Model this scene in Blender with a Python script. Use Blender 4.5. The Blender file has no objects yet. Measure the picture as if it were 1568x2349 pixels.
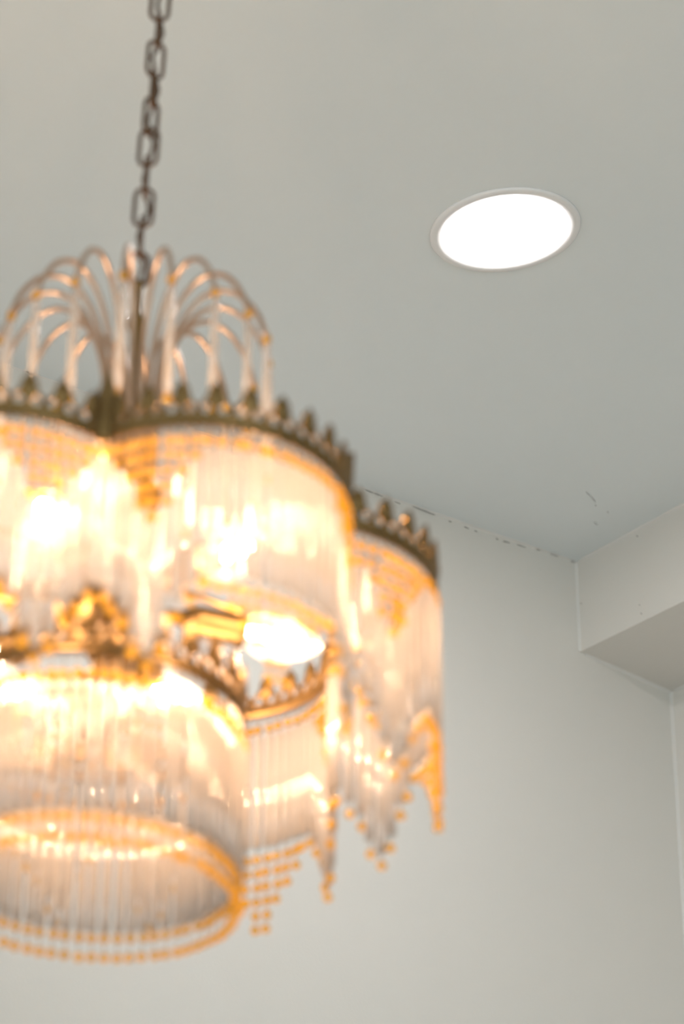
import bpy, bmesh, math, random
from mathutils import Vector, Matrix
random.seed(7)
D = bpy.data; SC = bpy.context.scene; COL = SC.collection
R = math.radians; PI = math.pi

# ---------------------------------------------------------------- camera
CZ = 1.35                                   # camera height
FPX, PITCH, ROLL = 7011.0, R(30.58), R(0.23)
IW, IH = 1568, 2349
_fw = Vector((0, math.cos(PITCH), math.sin(PITCH)))
_up0 = Vector((0, -math.sin(PITCH), math.cos(PITCH)))
_rt0 = Vector((1, 0, 0))
_rt = _rt0 * math.cos(ROLL) + _up0 * math.sin(ROLL)
_up = _up0 * math.cos(ROLL) - _rt0 * math.sin(ROLL)
CAM = Vector((0, 0, CZ))
cd = D.cameras.new('camera'); cam = D.objects.new('camera', cd); COL.objects.link(cam)
cam.matrix_world = Matrix(((_rt.x, _up.x, -_fw.x, 0), (_rt.y, _up.y, -_fw.y, 0), (_rt.z, _up.z, -_fw.z, CZ), (0, 0, 0, 1)))
cd.sensor_fit = 'VERTICAL'; cd.sensor_height = 36.0; cd.sensor_width = 24.0
cd.lens = 36.0 * FPX / IH
cd.clip_start = 0.05; cd.clip_end = 60
cd.dof.use_dof = True; cd.dof.focus_distance = 3.72; cd.dof.aperture_fstop = 5.2; cd.dof.aperture_blades = 0
SC.camera = cam

def ray(x, y):
    return (_fw + _rt * ((x - IW / 2) / FPX) - _up * ((y - IH / 2) / FPX)).normalized()
def hit(x, y, p0, n):                        # the pixel's ray meets a plane
    r = ray(x, y); return CAM + r * ((p0 - CAM).dot(n) / r.dot(n))
def project(P):
    v = P - CAM; d = v.dot(_fw)
    return IW / 2 + FPX * v.dot(_rt) / d, IH / 2 - FPX * v.dot(_up) / d, d

# ---------------------------------------------------------------- world, light, exposure
w = D.worlds.new('sky'); SC.world = w; w.use_nodes = True
w.node_tree.nodes['Background'].inputs[0].default_value = (0.75, 0.85, 1.0, 1)
w.node_tree.nodes['Background'].inputs[1].default_value = 0.5
SC.view_settings.view_transform = 'Standard'; SC.view_settings.look = 'None'
SC.view_settings.gamma = 1; SC.view_settings.use_curve_mapping = False
SC.view_settings.exposure = 0.16
SC.cycles.use_denoising = True
SC.cycles.max_bounces = 6; SC.cycles.diffuse_bounces = 3; SC.cycles.glossy_bounces = 2
SC.cycles.transmission_bounces = 5; SC.cycles.transparent_max_bounces = 12
SC.cycles.use_adaptive_sampling = True; SC.cycles.adaptive_threshold = 0.1; SC.cycles.adaptive_min_samples = 12
SC.cycles.sample_clamp_indirect = 6.0
SC.cycles.blur_glossy = 0.5

# room frame: the far ceiling corner, wall direction u (along the far wall), v (into the room)
AZ = R(48.59); U = Vector((math.sin(AZ), math.cos(AZ), 0)); V = Vector((math.cos(AZ), -math.sin(AZ), 0))
GX, GY = math.tan(R(5.16)), math.tan(R(2.877))           # the ceiling is pitched
CN = Vector((-GX, -GY, 1)).normalized()
DL = CAM + ray(1158, 527) * 3.7                           # downlight centre on the ceiling
CORNER = hit(1321, 1289, DL, CN)
def rm(a, b, z): return Vector((CORNER.x, CORNER.y, 0)) + U * a + V * b + Vector((0, 0, z))
def ceil_z(a, b): 
    p = rm(a, b, 0); return DL.z + GX * (p.x - DL.x) + GY * (p.y - DL.y)
A0, B1 = -4.9, 5.4                                        # left wall, back wall
def area(name, loc, look, sx, sy, power, col):
    l = D.lights.new(name, 'AREA'); l.shape = 'RECTANGLE'; l.size = sx; l.size_y = sy; l.energy = power; l.color = col
    o = D.objects.new(name, l); COL.objects.link(o); o.location = loc
    o.rotation_euler = look.to_track_quat('-Z', 'Y').to_euler(); return o
WL = (0.7, 2.9, 0.85, 2.5)                               # window openings, unseen and added for daylight: from, to, sill, head
WB = (-4.0, -1.6, 0.85, 2.45)
area('added_daylight', rm(A0 + 0.03, (WL[0] + WL[1]) / 2, (WL[2] + WL[3]) / 2), U, WL[1] - WL[0] - .1, WL[3] - WL[2] - .1, 22, (0.78, 0.95, 1.0))  # lamp added in the unseen left opening, standing in for daylight
area('added_daylight', rm((WB[0] + WB[1]) / 2, B1 - 0.03, (WB[2] + WB[3]) / 2), -V, WB[1] - WB[0] - .1, WB[3] - WB[2] - .1, 54, (0.78, 0.95, 1.0))  # second added daylight lamp, in the unseen back wall opening

# ---------------------------------------------------------------- materials
def mat(name):
    m = D.materials.new(name); m.use_nodes = True; nt = m.node_tree; nt.nodes.clear()
    out = nt.nodes.new('ShaderNodeOutputMaterial'); return m, nt, out
def principled(name, col, rough=0.5, metal=0.0, noise=0.0, nscale=20, bump=0.0, bscale=200):
    m, nt, out = mat(name); p = nt.nodes.new('ShaderNodeBsdfPrincipled'); nt.links.new(p.outputs[0], out.inputs[0])
    p.inputs['Base Color'].default_value = (*col, 1); p.inputs['Roughness'].default_value = rough; p.inputs['Metallic'].default_value = metal
    tc = nt.nodes.new('ShaderNodeTexCoord')
    if noise:
        n = nt.nodes.new('ShaderNodeTexNoise'); n.inputs['Scale'].default_value = nscale; n.inputs['Detail'].default_value = 4
        nt.links.new(tc.outputs['Object'], n.inputs['Vector'])
        r = nt.nodes.new('ShaderNodeMapRange'); r.inputs[3].default_value = 1 - noise; r.inputs[4].default_value = 1 + noise
        nt.links.new(n.outputs[0], r.inputs[0])
        x = nt.nodes.new('ShaderNodeVectorMath'); x.operation = 'SCALE'; x.inputs[0].default_value = col
        nt.links.new(r.outputs[0], x.inputs['Scale']); nt.links.new(x.outputs[0], p.inputs['Base Color'])
    if bump:
        n = nt.nodes.new('ShaderNodeTexNoise'); n.inputs['Scale'].default_value = bscale; n.inputs['Detail'].default_value = 3
        nt.links.new(tc.outputs['Object'], n.inputs['Vector'])
        b = nt.nodes.new('ShaderNodeBump'); b.inputs['Strength'].default_value = bump; b.inputs['Distance'].default_value = 0.002
        nt.links.new(n.outputs[0], b.inputs['Height']); nt.links.new(b.outputs[0], p.inputs['Normal'])
    return m
def mixed(name, parts):
    """weighted sum of shaders: list of (weight, node id, settings)"""
    m, nt, out = mat(name); acc = None; wsum = 0
    for wt, kind, st in parts:
        n = nt.nodes.new(kind)
        for k, val in st.items():
            if hasattr(val, '__len__'): val = (*val, 1)
            n.inputs[k].default_value = val
        wsum += wt
        if acc is None: acc = n.outputs[0]
        else:
            x = nt.nodes.new('ShaderNodeMixShader'); x.inputs[0].default_value = wt / wsum
            nt.links.new(acc, x.inputs[1]); nt.links.new(n.outputs[0], x.inputs[2]); acc = x.outputs[0]
    nt.links.new(acc, out.inputs[0]); return m
def emit(name, col, s):
    return mixed(name, [(1, 'ShaderNodeEmission', {'Color': col, 'Strength': s})])
M = {}
M['ceiling'] = principled('ceiling_paint', (0.81, 0.835, 0.835), 0.6, noise=0.012, nscale=3, bump=0.05)
M['wall'] = principled('wall_paint', (0.75, 0.705, 0.65), 0.6, noise=0.015, nscale=3, bump=0.08)
M['caulk'] = principled('caulk_filler', (0.74, 0.70, 0.66), 0.6, noise=0.04, nscale=60)
M['crack'] = principled('crack_dark', (0.2, 0.19, 0.17), 0.9, noise=0.3, nscale=300)  # dark mottled colour of the crack slivers
M['floor'] = principled('floor_boards', (0.40, 0.37, 0.33), 0.45, noise=0.12, nscale=6)
M['frame'] = principled('window_paint', (0.8, 0.8, 0.78), 0.4, noise=0.02)
M['trim'] = principled('downlight_trim', (0.86, 0.83, 0.82), 0.35, noise=0.01)
M['diffuser'] = emit('downlight_diffuser', (1.0, 0.985, 0.985), 86)
M['brass'] = principled('antique_brass', (0.24, 0.14, 0.05), 0.4, 0.85, noise=0.35, nscale=90, bump=0.2, bscale=400)
M['brass_light'] = principled('polished_brass', (0.47, 0.34, 0.25), 0.34, 0.8, noise=0.15, nscale=60)
M['chain'] = principled('aged_chain', (0.13, 0.07, 0.038), 0.5, 0.7, noise=0.2, nscale=90)
M['cord'] = principled('brown_cord', (0.10, 0.055, 0.03), 0.6, noise=0.2, nscale=100)
M['wire'] = principled('strand_wire', (0.35, 0.28, 0.2), 0.4, 0.8, noise=0.1)
M['rod'] = mixed('frosted_glass_rod', [(0.05, 'ShaderNodeBsdfTransparent', {'Color': (1, 0.98, 0.95)}),
    (0.42, 'ShaderNodeBsdfRefraction', {'Color': (1, .98, .96), 'Roughness': 0.08, 'IOR': 1.48}),
    (0.33, 'ShaderNodeBsdfTranslucent', {'Color': (0.99, 0.92, 0.86)}),
    (0.12, 'ShaderNodeBsdfDiffuse', {'Color': (0.97, 0.88, 0.82)}),
    (0.08, 'ShaderNodeBsdfGlossy', {'Color': (1, 1, 1), 'Roughness': 0.07})])
M['bead'] = mixed('amber_glass_bead', [(0.15, 'ShaderNodeBsdfTransparent', {'Color': (1, 0.68, 0.08)}),
    (0.25, 'ShaderNodeBsdfRefraction', {'Color': (1, 0.72, 0.03), 'Roughness': 0.1, 'IOR': 1.45}),
    (0.45, 'ShaderNodeBsdfTranslucent', {'Color': (1.0, 0.69, 0.04)}),
    (0.15, 'ShaderNodeBsdfGlossy', {'Color': (1, 0.85, 0.5), 'Roughness': 0.12})])
M['bulb'] = mixed('bulb_glass', [(0.88, 'ShaderNodeBsdfTransparent', {'Color': (1, 0.98, 0.95)}),
    (0.035, 'ShaderNodeBsdfTranslucent', {'Color': (1, 0.95, 0.9)}),
    (0.06, 'ShaderNodeBsdfGlossy', {'Color': (1, 1, 1), 'Roughness': 0.05})])
M['filament'] = emit('bulb_filament', (1.0, 0.69, 0.44), 520)
M['pane'] = mixed('window_pane', [(0.9, 'ShaderNodeBsdfTransparent', {'Color': (0.97, 0.99, 0.98)}), (0.1, 'ShaderNodeBsdfGlossy', {'Color': (1, 1, 1), 'Roughness': 0.02})])

# ---------------------------------------------------------------- mesh helpers
def mesh(name, verts, faces, m, smooth=False):
    me = D.meshes.new(name); me.from_pydata([tuple(v) for v in verts], [], faces); me.validate(); me.update()
    bm = bmesh.new(); bm.from_mesh(me); bmesh.ops.recalc_face_normals(bm, faces=bm.faces); bm.to_mesh(me); bm.free()
    if smooth:
        for p in me.polygons: p.use_smooth = True
    me.materials.append(M[m]); return me
def obj(name, me, parent=None, mw=None, **props):   # mw: world matrix
    o = D.objects.new(name, me); COL.objects.link(o)
    mw = mw if mw is not None else Matrix()
    if parent is not None:
        o.parent = parent; o.matrix_basis = PINV[parent.name] @ mw
    else: o.matrix_basis = mw
    PW[o.name] = mw.copy(); PINV[o.name] = mw.inverted()
    for k, val in props.items(): o[k] = val
    return o
PINV, PW = {}, {}
def thing(name, loc, label, cat, **props):
    o = D.objects.new(name, None); COL.objects.link(o); o.location = loc; o.empty_display_size = 0.05
    PW[o.name] = Matrix.Translation(loc); PINV[o.name] = PW[o.name].inverted()
    o['label'] = label; o['category'] = cat
    for k, val in props.items(): o[k] = val
    return o
class MB:
    def __init__(s): s.v = []; s.f = []
    def add(s, verts, faces):
        n = len(s.v); s.v += [Vector(v) for v in verts]; s.f += [tuple(i + n for i in f) for f in faces]; return s
    def hexa(s, p):                           # eight corners: bottom ring, top ring
        return s.add(p, [(3, 2, 1, 0), (4, 5, 6, 7), (0, 1, 5, 4), (1, 2, 6, 5), (2, 3, 7, 6), (3, 0, 4, 7)])
    def tube(s, pts, r, n=8, cap=True, closed=False, flat=None):
        pts = [Vector(p) for p in pts]; k = len(pts); rr = r if hasattr(r, '__len__') else [r] * k
        vs = []; prev = None
        for i, p in enumerate(pts):
            t = (pts[(i + 1) % k] - pts[i - 1]) if closed else (pts[min(i + 1, k - 1)] - pts[max(i - 1, 0)])
            t.normalize()
            if prev is None: a = t.cross(Vector((0, 0, 1)) if abs(t.z) < .9 else Vector((1, 0, 0))).normalized()
            else: a = (prev - t * prev.dot(t)).normalized()
            prev = a; b = t.cross(a)
            for j in range(n):
                q = 2 * PI * j / n; vs.append(p + a * (rr[i] * math.cos(q)) + b * (rr[i] * math.sin(q) * (flat or 1)))
        fs = []
        for i in range(k if closed else k - 1):
            for j in range(n):
                i2 = (i + 1) % k; fs.append((i * n + j, i * n + (j + 1) % n, i2 * n + (j + 1) % n, i2 * n + j))
        if cap and not closed: fs += [tuple(range(n))[::-1], tuple((k - 1) * n + j for j in range(n))]
        return s.add(vs, fs)
    def lathe(s, prof, n=16):                 # (r, z) profile about local z
        vs = []; fs = []; k = len(prof)
        for r, z in prof:
            for j in range(n): vs.append((r * math.cos(2 * PI * j / n), r * math.sin(2 * PI * j / n), z))
        for i in range(k - 1):
            for j in range(n): fs.append((i * n + j, i * n + (j + 1) % n, (i + 1) * n + (j + 1) % n, (i + 1) * n + j))
        if prof[0][0] > 1e-5: fs.append(tuple(range(n))[::-1])
        if prof[-1][0] > 1e-5: fs.append(tuple((k - 1) * n + j for j in range(n)))
        return s.add(vs, fs)
    def build(s, name, m, smooth=False): return mesh(name, s.v, s.f, m, smooth)

# ---------------------------------------------------------------- the room
T = 0.12
def slab(a0, a1, b0, b1, z0, z1):             # z values may be functions of (a, b)
    f0 = z0 if callable(z0) else (lambda a, b: z0); f1 = z1 if callable(z1) else (lambda a, b: z1)
    c = [(a0, b0), (a1, b0), (a1, b1), (a0, b1)]
    return [rm(a, b, f0(a, b)) for a, b in c] + [rm(a, b, f1(a, b)) for a, b in c]
P_lo = hit(1330, 1494, CORNER, V)             # foot of the soffit's front edge on the far wall
P_in = hit(1538, 1590, CORNER, V)             # where soffit, far wall and right wall meet
SZ = (P_lo.z + P_in.z) / 2
SW = (P_in - CORNER).dot(U)                   # depth of the soffit
SF = (P_lo - CORNER).dot(U)
top = lambda a, b: ceil_z(a, b)
obj('floor', MB().hexa(slab(A0 - T, SW + T, -T, B1 + T, -0.1, 0.0)).build('floor', 'floor'), kind='structure')
ceiling = obj('ceiling', MB().hexa(slab(A0 - T, SW + T, -T, B1 + T, top, lambda a, b: ceil_z(a, b) + .12)).build('ceiling', 'ceiling'), kind='structure')
wall_far = obj('wall_far', MB().hexa(slab(A0 - T, SW + T, -T, 0, 0.0, top)).build('wall_far', 'wall'), kind='structure')
obj('wall_right', MB().hexa(slab(SW, SW + T, 0, B1 + T, 0.0, top)).build('wall_right', 'wall'), kind='structure')
sof = slab(0, SW, 0, B1, SZ, top)
obj('trim_1', MB().hexa(sof).build('soffit', 'wall'), kind='structure', label='boxed soffit running along the right wall under the ceiling')
b = MB()
b.hexa(slab(A0 - T, A0, 0, WL[0], 0, top)).hexa(slab(A0 - T, A0, WL[1], B1, 0, top))
b.hexa(slab(A0 - T, A0, WL[0], WL[1], 0, WL[2])).hexa(slab(A0 - T, A0, WL[0], WL[1], WL[3], top))
obj('wall_left', b.build('wall_left', 'wall'), kind='structure')
b = MB()
b.hexa(slab(A0 - T, WB[0], B1, B1 + T, 0, top)).hexa(slab(WB[1], SW, B1, B1 + T, 0, top))
b.hexa(slab(WB[0], WB[1], B1, B1 + T, 0, WB[2])).hexa(slab(WB[0], WB[1], B1, B1 + T, WB[3], top))
obj('wall_back', b.build('wall_back', 'wall'), kind='structure')
def added_window(name, pt, x0, x1, z0, z1):         # pt(x, depth, z)
    def bar(q, xa, xb, za, zb, d0=0.03, d1=0.09):
        q.hexa([pt(xa, d0, za), pt(xb, d0, za), pt(xb, d1, za), pt(xa, d1, za), pt(xa, d0, zb), pt(xb, d0, zb), pt(xb, d1, zb), pt(xa, d1, zb)])
    q = MB(); fw_ = 0.05
    bar(q, x0, x1, z0, z0 + fw_); bar(q, x0, x1, z1 - fw_, z1); bar(q, x0, x0 + fw_, z0 + fw_, z1 - fw_); bar(q, x1 - fw_, x1, z0 + fw_, z1 - fw_)
    xm = (x0 + x1) / 2; bar(q, xm - .02, xm + .02, z0 + fw_, z1 - fw_)
    o = obj(name, q.build(name, 'frame'), kind='structure')
    for xa, xb in ((x0 + fw_, xm - .02), (xm + .02, x1 - fw_)):
        g = MB(); bar(g, xa, xb, z0 + fw_, z1 - fw_, 0.055, 0.061); obj('pane', g.build('pane', 'pane'), o)
added_window('added_window_1', lambda x, d, z: rm(A0 - d, x, z), *WL)  # both windows are out of view, added to bring in daylight
added_window('added_window_2', lambda x, d, z: rm(x, B1 + d, z), *WB)

# filler beads in the corners
def caulk(name, p, q, n1, n2, r, parent=None):
    n1 = n1 * r; n2 = n2 * r; e = (n1 + n2) * -0.15
    vs = [p + e, p + n1, p + n2, q + e, q + n1, q + n2]
    return obj(name, mesh(name, vs, [(0, 1, 2), (5, 4, 3), (0, 3, 4, 1), (1, 4, 5, 2), (2, 5, 3, 0)], 'caulk'), parent, kind='structure')
ZD = Vector((0, 0, -1))
def cl(a, b=0): return rm(a, b, ceil_z(a, b))
joint = caulk('trim_2', cl(-4.85), cl(-0.004), ZD, V, 0.0025)
caulk('trim_3', cl(0) + ZD * .004, rm(0, 0, SZ), -U, V, 0.0028)
caulk('trim_4', rm(0.01, 0, SZ), rm(SW, 0, SZ), ZD, V, 0.0035)
caulk('trim_5', rm(SW, 0, SZ), rm(SW, 0, 0), -U, V, 0.0035)
caulk('trim_6', rm(SW, 0.01, SZ), rm(SW, 5.5, SZ), ZD, -U, 0.003)
caulk('trim_7', cl(0, 0.01), cl(0, 5.5), ZD, -U, 0.002)
# hairline cracks: thin ragged slivers where the filler has opened
def crack(parent, x0, y0, x1, y1, wd, p0, n):
    p, q = hit(x0, y0, p0, n), hit(x1, y1, p0, n); t = (q - p); s = n.cross(t).normalized() * (wd * .6)
    if n.dot(CAM - p) < 0: nn = -n
    else: nn = n
    lift = nn * 0.0006; k = 7; vs = []; fs = []
    for i in range(k):
        f = i / (k - 1); c = p + t * f; h = math.sin(PI * min(max(f, .06), .94)) ** .6 * (0.6 + 0.8 * random.random())
        off = s * (random.random() - .5) * .6
        vs += [c + off + s * h * .5 + lift, c + off - s * h * .5 + lift, c + off - lift]
    for i in range(k - 1):
        a = 3 * i; fs += [(a, a + 1, a + 4, a + 3), (a + 1, a + 2, a + 5, a + 4), (a + 2, a, a + 3, a + 5)]
    fs += [(0, 2, 1), (3 * k - 3, 3 * k - 2, 3 * k - 1)]
    obj('crack', mesh('crack', vs, fs, 'crack'), parent)
WP = CORNER + V * 0.0022
for c in ((61, 852, 69, 857, .0015), (71, 851, 83, 857, .0014), (147, 880, 168, 887, .0013), (838, 1124, 855, 1131, .001), (857, 1131, 877, 1139, .001),
          (905, 1151, 918, 1156, .0008), (946, 1162, 997, 1182, .0013), (1029, 1195, 1035, 1198, .0016), (1064, 1208, 1075, 1213, .0008), (1088, 1217, 1094, 1220, .0014),
          (1137, 1235, 1142, 1238, .002), (1153, 1241, 1168, 1246, .0016), (1185, 1249, 1205, 1256, .0006), (1230, 1260, 1238, 1263, .0013), (1262, 1271, 1280, 1277, .0006), (1309, 1287, 1317, 1290, .0014)):
    crack(joint, *c, WP, V)
for c in ((1343, 1128, 1352, 1136, .0008), (1353, 1137, 1365, 1150, .0010), (1364, 1158, 1367, 1160, .0018), (1361, 1198, 1370, 1204, .0007), (1392, 1173, 1395, 1175, .0012)):
    crack(ceiling, *c, DL, CN)
soffit = D.objects['trim_1']
for c in ((1459, 1229, 1463, 1231, .002), (1465, 1387, 1468, 1389, .0015), (1469, 1406, 1472, 1409, .002), (1331, 1383, 1334, 1386, .0014)):
    crack(soffit, *c, CORNER, U)

# ---------------------------------------------------------------- recessed downlight
dl = thing('recessed_downlight', DL, 'round white recessed downlight glowing in the pale ceiling', 'downlight')
RZ = Matrix.Translation(DL) @ (-CN).to_track_quat('Z', 'Y').to_matrix().to_4x4()   # local z points down into the room
ri, ro = 0.0752, 0.0912
q = MB().lathe([(ro, -0.001), (ro, 0.0022), (ro - .002, 0.0036), (ro - .006, 0.0042), (ri + .0035, 0.0034), (ri + .0005, 0.002), (ri, 0.0), (ri, -0.001)], 96)
q.f = [f for f in q.f if len(f) == 4]
for j in range(96): q.f.append((j, (j + 1) % 96, 7 * 96 + (j + 1) % 96, 7 * 96 + j))
obj('trim_ring', q.build('trim_ring', 'trim', True), dl, RZ)
obj('diffuser', MB().lathe([(ri + .0002, -0.001), (ri + .0002, 0.0008), (ri - .004, 0.0014), (0.00001, 0.0016)], 96).build('diffuser', 'diffuser', True), dl, RZ)

# ---------------------------------------------------------------- chandelier
TILT = R(2.094)
AX = Vector((-0.17479, 2.0, CZ + 1.12186))                    # axis at the foot of the upper crown
FR = Matrix.Translation(AX) @ Matrix.Rotation(TILT, 4, 'Y')   # frame of the leaning brass body
FF = Matrix.Translation(AX + Vector((0.0120, 0, 0)))          # the fountain stands upright on it
LZ = -0.118                                                   # lower tier, relative to AX
LOWC = FR @ Vector((0, 0, LZ))
ch = thing('chandelier', LOWC + Vector((0, 0, -0.13)), 'brass tiered chandelier with glass rod and amber bead fringes hanging on a chain', 'chandelier')

NL = 6; RO, RC = 0.24504, 0.19641; TH0 = R(32.579)
_h = RC * math.sin(PI / NL); _d = RC * math.cos(PI / NL); _s = RO - _d
RHO = (_h * _h + _s * _s) / (2 * _s); CC = RO - RHO; HALF = math.atan2(_h, _d - CC)
def pol(th, r, z=0.0): return Vector((r * math.sin(th), -r * math.cos(th), z))
def lobe_pt(k, f, off=0.0, z=0.0):            # f in -1..1 along lobe k
    th = TH0 + 2 * PI / NL * k; a = th + f * HALF
    return pol(th, CC) + pol(a, RHO + off) + Vector((0, 0, z)), pol(a, 1.0)

def finial_mesh():                            # fleur: stem, two leaves and a pointed bud, x along the band, y outwards
    out = [(.0012, 0), (.0014, .004), (.0040, .0045), (.0062, .0075), (.0052, .0105), (.0030, .0100), (.0046, .0130), (.0040, .0165), (.0016, .0195), (0.0, .0225)]
    pl = out + [(-x, z) for x, z in out[-2::-1]]; n = len(pl); vs = []; 
    for y in (.0013, -.0013): vs += [(x, y, z) for x, z in pl]
    vs += [(0, .0030, .010), (0, -.0030, .010)]
    fs = [(i, (i + 1) % n, n + (i + 1) % n, n + i) for i in range(n)]
    fs += [(i, (i + 1) % n, 2 * n) for i in range(n)] + [(n + (i + 1) % n, n + i, 2 * n + 1) for i in range(n)]
    return mesh('crown_finial', vs, fs, 'brass')
FIN = finial_mesh()
BH = 0.0095                                    # band height
def crown(name, path, closed, nfin, sc=1.0):
    """path(f, off, z) -> point, outward; f 0..1"""
    q = MB(); n = 48 if closed else 30
    prof = [(-.0008, 0), (.0010, -.0004), (.0024, .0012), (.0010, .0026), (.0012, BH - .0026), (.0024, BH - .0012), (.0010, BH), (-.0008, BH)]
    vs = []; k = len(prof); m = n if closed else n + 1
    for i in range(m):
        for o_, z in prof: vs.append(path(i / n, o_, z)[0])
    fs = [(i * k + j, i * k + (j + 1) % k, ((i + 1) % m) * k + (j + 1) % k, ((i + 1) % m) * k + j) for i in range(n) for j in range(k)]
    if not closed: fs += [tuple(range(k)), tuple(n * k + j for j in range(k))[::-1]]
    q.add(vs, fs)
    nr = nfin * 2                              # openwork rings above the band
    for i in range(nr):
        c, o_ = path((i + .5) / nr, 0.0, BH + .0046); t = Vector((0, 0, 1)).cross(o_)
        q.tube([c + t * (.0049 * math.cos(g)) + Vector((0, 0, .0052 * math.sin(g))) for g in [2 * PI * j / 12 for j in range(12)]], .0017, 5, closed=True)
    # scalloped hem
    for i in range(nr * 2):
        c, o_ = path((i + .5) / (nr * 2), 0.001, -.0006); t = Vector((0, 0, 1)).cross(o_)
        q.tube([c + t * (.0022 * math.cos(g)) + Vector((0, 0, -.0022 * math.sin(g))) for g in [PI * j / 4 for j in range(5)]], .0007, 4)
    cr = obj(name, q.build(name, 'brass', True), ch, FR)
    for i in range(nfin):
        c, o_ = path((i + .5) / nfin if not closed else i / nfin, 0.0, BH + .0035); t = o_.cross(Vector((0, 0, 1)))
        mw = FR @ Matrix(((t.x, o_.x, 0, c.x), (t.y, o_.y, 0, c.y), (t.z, o_.z, 1, c.z), (0, 0, 0, 1))) @ Matrix.Diagonal((1.25 * sc, 1.2, 1.06 * sc, 1))
        obj('crown_finial', FIN, cr, mw)
    return cr
for k in range(NL):
    crown('crown_band', lambda f, o_, z, k=k: (lobe_pt(k, f * 2 - 1, o_, z)), False, 11)
RL = 0.107
def low_path(f, o_, z):
    a = 2 * PI * f; return pol(a, RL + o_, LZ + z), pol(a, 1)
crown('lower_crown', low_path, True, 26, 1.25)

# cusp leaves: tall pointed brackets where two lobes meet
def leaf_mesh():
    vs = []; fs = []; prof = [(.003, -.004), (.0075, .004), (.0095, .013), (.0085, .022), (.0066, .030), (.0072, .036), (.0050, .046), (.0024, .055), (.0006, .062)]
    for wd, z in prof: vs += [(-wd, -.001, z), (-wd * .5, .002, z), (0, .0045 if z > 0 else .002, z), (wd * .5, .002, z), (wd, -.001, z), (0, -.002, z)]
    for i in range(len(prof) - 1):
        for j in range(6): fs.append((i * 6 + j, i * 6 + (j + 1) % 6, (i + 1) * 6 + (j + 1) % 6, (i + 1) * 6 + j))
    fs += [tuple(range(6))[::-1], tuple((len(prof) - 1) * 6 + j for j in range(6))]
    return mesh('cusp_leaf', vs, fs, 'brass', True)
LEAF = leaf_mesh()
for k in range(NL):
    th = TH0 + 2 * PI / NL * (k + .5); o_ = pol(th, 1); c = pol(th, RC + .004); t = o_.cross(Vector((0, 0, 1)))
    obj('cusp_leaf', LEAF, ch, FR @ Matrix(((t.x, o_.x, 0, c.x), (t.y, o_.y, 0, c.y), (t.z, o_.z, 1, c.z), (0, 0, 0, 1))))
    sp = MB().tube([pol(th, .016, .006), pol(th, .08, .012), pol(th, .15, .008), pol(th, RC - .001, .004)], .0028, 6)
    obj('spoke', sp.build('spoke', 'brass', True), ch, FR)

# stem, hub, fountain collar
obj('stem', MB().lathe([(.0001, .272), (.004, .272), (.0046, .268), (.0046, .240), (.0072, .236), (.0078, .229), (.0046, .223), (.0044, .13), (.0075, .126), (.0085, .118), (.0085, .02), (.0001, .02)], 16).build('stem', 'brass', True), ch, FF)
obj('centre_tube', MB().lathe([(.0001, .03), (.0075, .03), (.0075, -.03), (.006, -.034), (.006, LZ - .012), (.0001, LZ - .02)], 16).build('centre_tube', 'brass', True), ch, FR)
obj('fountain_collar', MB().lathe([(.0001, .082), (.024, .082), (.0255, .076), (.0235, .066), (.018, .055), (.0185, .02), (.026, .012), (.030, .004), (.024, -.006), (.012, -.012), (.0001, -.012)], 28).build('fountain_collar', 'brass', True), ch, FF)
obj('hub', MB().lathe([(.0001, -.004), (.014, -.006), (.030, -.014), (.034, -.024), (.034, -.040), (.028, -.050), (.014, -.058), (.010, -.068), (.0001, -.070)], 28).build('hub', 'brass', True), ch, FR)
obj('lower_hub', MB().lathe([(.0001, LZ + .03), (.012, LZ + .028), (.024, LZ + .018), (.026, LZ + .004), (.020, LZ - .008), (.008, LZ - .016), (.0001, LZ - .018)], 24).build('lower_hub', 'brass', True), ch, FR)
for k in range(3):
    th = R(20 + 120 * k)
    obj('spoke', MB().tube([pol(th, .02, LZ + .01), pol(th, RL - .001, LZ + .004)], .0022, 6).build('spoke', 'brass', True), ch, FR)
    obj('hanger', MB().tube([pol(th, .03, -.034), pol(th, .075, -.06), pol(th, RL - .002, LZ + BH)], .0014, 6).build('hanger', 'brass', True), ch, FR)

ROD_L = 0.098
def rod_mesh(name, L, r):
    q = MB(); n = 10; prof = [(r * .6, 0), (r, -.0012), (r, -L + .0012), (r * .6, -L)]
    return q.lathe(prof[::-1], n).build(name, 'rod', True)
ROD = rod_mesh('glass_rod', ROD_L, .0037)
FROD = rod_mesh('fountain_rod', .094, .0030)
bm = bmesh.new(); bmesh.ops.create_icosphere(bm, subdivisions=2, radius=0.0037)
BEAD = D.meshes.new('bead'); bm.to_mesh(BEAD); bm.free()
for p in BEAD.polygons: p.use_smooth = True
BEAD.materials.append(M['bead'])
beads = []; wires = MB(); PITCH_B = 0.0120
def strand(topp, ntop, nbot, rod=ROD, L=ROD_L, lead=0.0105, name='glass_rod', pitch_b=PITCH_B, gap=0.0105):
    z = lead; dn = Vector((0, 0, -1)); jit = lambda: Vector((random.gauss(0, .0006), random.gauss(0, .0006), 0))
    for i in range(ntop):
        beads.append(topp + dn * z + jit()); z += PITCH_B
    z -= PITCH_B - .006 if ntop else 0
    top_ = topp + dn * z
    a = random.gauss(0, .006); b_ = random.gauss(0, .006)
    obj(name, rod, ch, Matrix.Translation(top_) @ Matrix.Rotation(a, 4, 'X') @ Matrix.Rotation(b_, 4, 'Y'))
    z += L + gap
    for i in range(nbot):
        beads.append(topp + dn * (z) + jit()); z += pitch_b
    end = z - (pitch_b if nbot else gap)
    wires.tube([topp + Vector((0, 0, .001)), topp + dn * end], .0005, 3)
NA, NB = 9, 10
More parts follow.
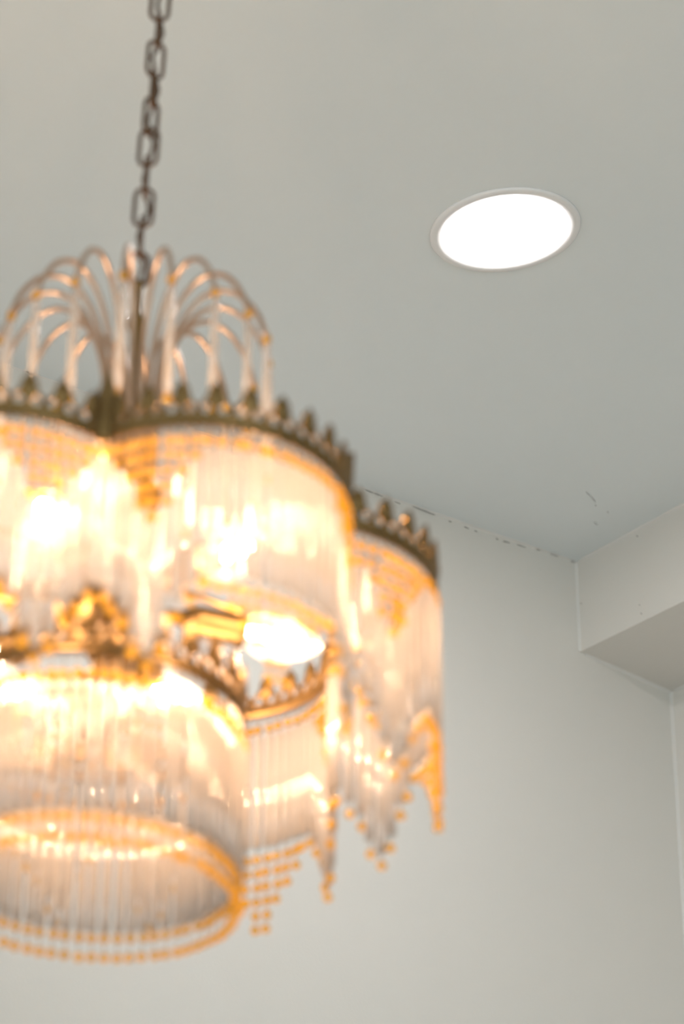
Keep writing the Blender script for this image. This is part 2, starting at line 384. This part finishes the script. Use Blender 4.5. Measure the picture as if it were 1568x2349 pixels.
tri = [1, 2, 3, 5, 6, 5, 3, 2, 1]; trb = [1, 2, 3, 4, 6, 6, 4, 3, 2, 1]
for k in range(NL):
    ns = NA * 2 + NB
    for i in range(ns):
        f = ((i + .5) / ns * 2 - 1) * .985
        p, _ = lobe_pt(k, f, 0.0005, -.001)
        if i < NA: nt_, nb_ = tri[i], 1
        elif i < NA + NB: nt_, nb_ = 1, trb[i - NA]
        else: nt_, nb_ = tri[i - NA - NB], 1
        strand(FR @ p, nt_, nb_)
NLOW = 70
for i in range(NLOW):
    p, _ = low_path((i + .5) / NLOW, 0.0005, -.001)
    strand(FR @ p, 1, 2, lead=0.016, pitch_b=0.0155, gap=0.005)

# fountain of curved arms
KEY = [(.0190, .050), (.0190, .085), (.0195, .130), (.0220, .172), (.0300, .212), (.0450, .242), (.0640, .2545), (.0830, .2480), (.0975, .2290), (.1060, .2060)]
def catmull(P, n):
    P = [2 * P[0] - P[1]] + P + [2 * P[-1] - P[-2]]; out = []
    for i in range(1, len(P) - 2):
        for j in range(n):
            t = j / n; a, b, c, d = P[i - 1:i + 3]
            out.append(.5 * ((2 * b) + (c - a) * t + (2 * a - 5 * b + 4 * c - d) * t * t + (3 * b - a - 3 * c + d) * t ** 3))
    return out + [P[-2]]
arm_pts = catmull([Vector((0, -r, z)) for r, z in KEY], 4)
ARM_ME = MB().tube(arm_pts, .0023, 6).build('fountain_arm', 'brass_light', True)
NARM = 18
for i in range(NARM):
    th = TH0 + 2 * PI * (i + .3) / NARM
    obj('fountain_arm', ARM_ME, ch, FF @ Matrix.Rotation(th, 4, 'Z'))
    p = FF @ (Matrix.Rotation(th, 4, 'Z') @ arm_pts[-1])
    strand(p, 1, 1, FROD, .094, 0.002, 'fountain_rod', gap=.006)

# light bulbs on radial arms
def flame(r, L):                               # bulb profile along z
    return [(.0001, 0), (r * .62, .0), (r * .68, L * .06), (r * .95, L * .26), (r, L * .40), (r * .9, L * .58), (r * .62, L * .78), (r * .3, L * .93), (.0001, L)]
BULB = MB().lathe(flame(.0185, .066), 20).build('bulb', 'bulb', True)
FIL = MB().lathe([(.0001, .020), (.0050, .022), (.0056, .027), (.0056, .042), (.004, .048), (.0001, .050)], 12).build('filament', 'filament', True)
SOCK = MB().lathe([(.0001, -.052), (.0055, -.052), (.0065, -.046), (.0105, -.040), (.0125, -.034), (.0125, -.004), (.0140, -.002), (.0140, .003), (.0001, .003)], 20).build('socket', 'brass', True)
def bulb_at(th, r, z, droop, r_in, z_in, sc=1.0):
    d = (pol(th, 1) * math.cos(droop) + Vector((0, 0, -math.sin(droop))))
    mw = FR @ Matrix.Translation(pol(th, r, z)) @ d.to_track_quat('Z', 'Y').to_matrix().to_4x4() @ Matrix.Scale(sc, 4)
    b_ = obj('bulb', BULB, ch, mw); obj('filament', FIL, b_, mw)
    obj('socket', SOCK, ch, mw)
    e = pol(th, r, z) - d * .050 * sc
    obj('lamp_arm', MB().tube([pol(th, r_in, z_in), pol(th, r_in, z_in) * .5 + e * .5 + Vector((0, 0, .002)), e], .0055, 8).build('lamp_arm', 'brass', True), ch, FR)
for k in range(NL): bulb_at(TH0 + R(14) + 2 * PI / NL * k, .104, -.023, R(2), .030, -.024)
for k in range(2): bulb_at(R(88 + 180 * k), .038, LZ + .026, R(10), .004, LZ + .030, 0.64)

# chain, loop, cord and the rose on the ceiling
def link_mesh(L, W, wr):
    pts = []; r = W / 2; s = L / 2 - r
    for i in range(8): a = PI * i / 7; pts.append((r * math.cos(a), 0, s + r * math.sin(a)))
    for i in range(8): a = PI + PI * i / 7; pts.append((r * math.cos(a), 0, -s + r * math.sin(a)))
    return MB().tube(pts, wr, 8, closed=True).build('chain_link', 'chain', True)
LINK = link_mesh(.0375, .0150, .0018)
PITCHL = .0304
base = FF @ Vector((0, 0, .284)); cdir = Vector((math.sin(R(1.65)), 0, math.cos(R(1.65))))
loopm = link_mesh(.031, .0150, .0022)
obj('chain_loop', loopm, ch, Matrix.Translation(base) @ Matrix.Rotation(R(1.65), 4, 'Y') @ Matrix.Rotation(R(10), 4, 'Z'))
zc = ceil_z(*[(base - CORNER).dot(x) for x in (U, V)])
nlink = int((zc - .05 - base.z) / PITCHL)
angs = [92, 2, 90, -4, 48, 86, 32, 92, 5]
cordp = [FF @ Vector((0, 0, .268)), base + cdir * .004 + Vector((.003, 0, 0))]
lp = base + cdir * .0304
for i in range(nlink):
    a = angs[i] if i < len(angs) else (90 if i % 2 else 5) + random.uniform(-15, 15)
    obj('chain_link', LINK, ch, Matrix.Translation(lp) @ Matrix.Rotation(R(1.65), 4, 'Y') @ Matrix.Rotation(R(a), 4, 'Z'))
    cordp.append(lp + Vector((.0042 * (1 if i % 2 else -.6), .003 * (1 if i % 3 else -1), 0)))
    lp = lp + cdir * PITCHL
zt = ceil_z(*[(lp - CORNER).dot(x) for x in (U, V)])
TOPP = Vector((lp.x, lp.y, zt))
cordp.append(TOPP + Vector((0, 0, -.02)))
sm = []
for i in range(len(cordp) - 1):
    for j in range(4):
        t = j / 4; t = t * t * (3 - 2 * t); sm.append(cordp[i].lerp(cordp[i + 1], t))
sm.append(cordp[-1])
obj('cord', MB().tube(sm, .0017, 6).build('cord', 'cord', True), ch)
RS = Matrix.Translation(TOPP) @ (-CN).to_track_quat('Z', 'Y').to_matrix().to_4x4()
obj('ceiling_rose', MB().lathe([(.0001, .0), (.055, .0), (.056, .006), (.048, .016), (.030, .030), (.012, .040), (.008, TOPP.z - lp.z if TOPP.z - lp.z > .045 else .05), (.0001, (TOPP.z - lp.z if TOPP.z - lp.z > .045 else .05) + .002)], 32).build('ceiling_rose', 'brass', True), ch, RS)

# beads: the 300 that show largest are parts of their own, the rest one joined part
vis = []
for p in beads:
    x, y, d = project(p); inside = -30 < x < IW + 30 and -30 < y < IH + 30
    vis.append((0 if inside else 1, d, p))
vis.sort(key=lambda t: (t[0], t[1]))
for _, _, p in vis[:300]: obj('bead', BEAD, ch, Matrix.Translation(p))
bmv = [v.co.copy() for v in BEAD.vertices]; bmf = [tuple(p.vertices) for p in BEAD.polygons]
q = MB()
for _, _, p in vis[300:]: q.add([p + v for v in bmv], bmf)
obj('bead_fringe', q.build('bead_fringe', 'bead', True), ch, kind='stuff', label='small amber glass beads strung along the fringes')
obj('strand_wire', wires.build('strand_wire', 'wire'), ch, kind='stuff', label='fine metal wires that the rods and beads hang on')
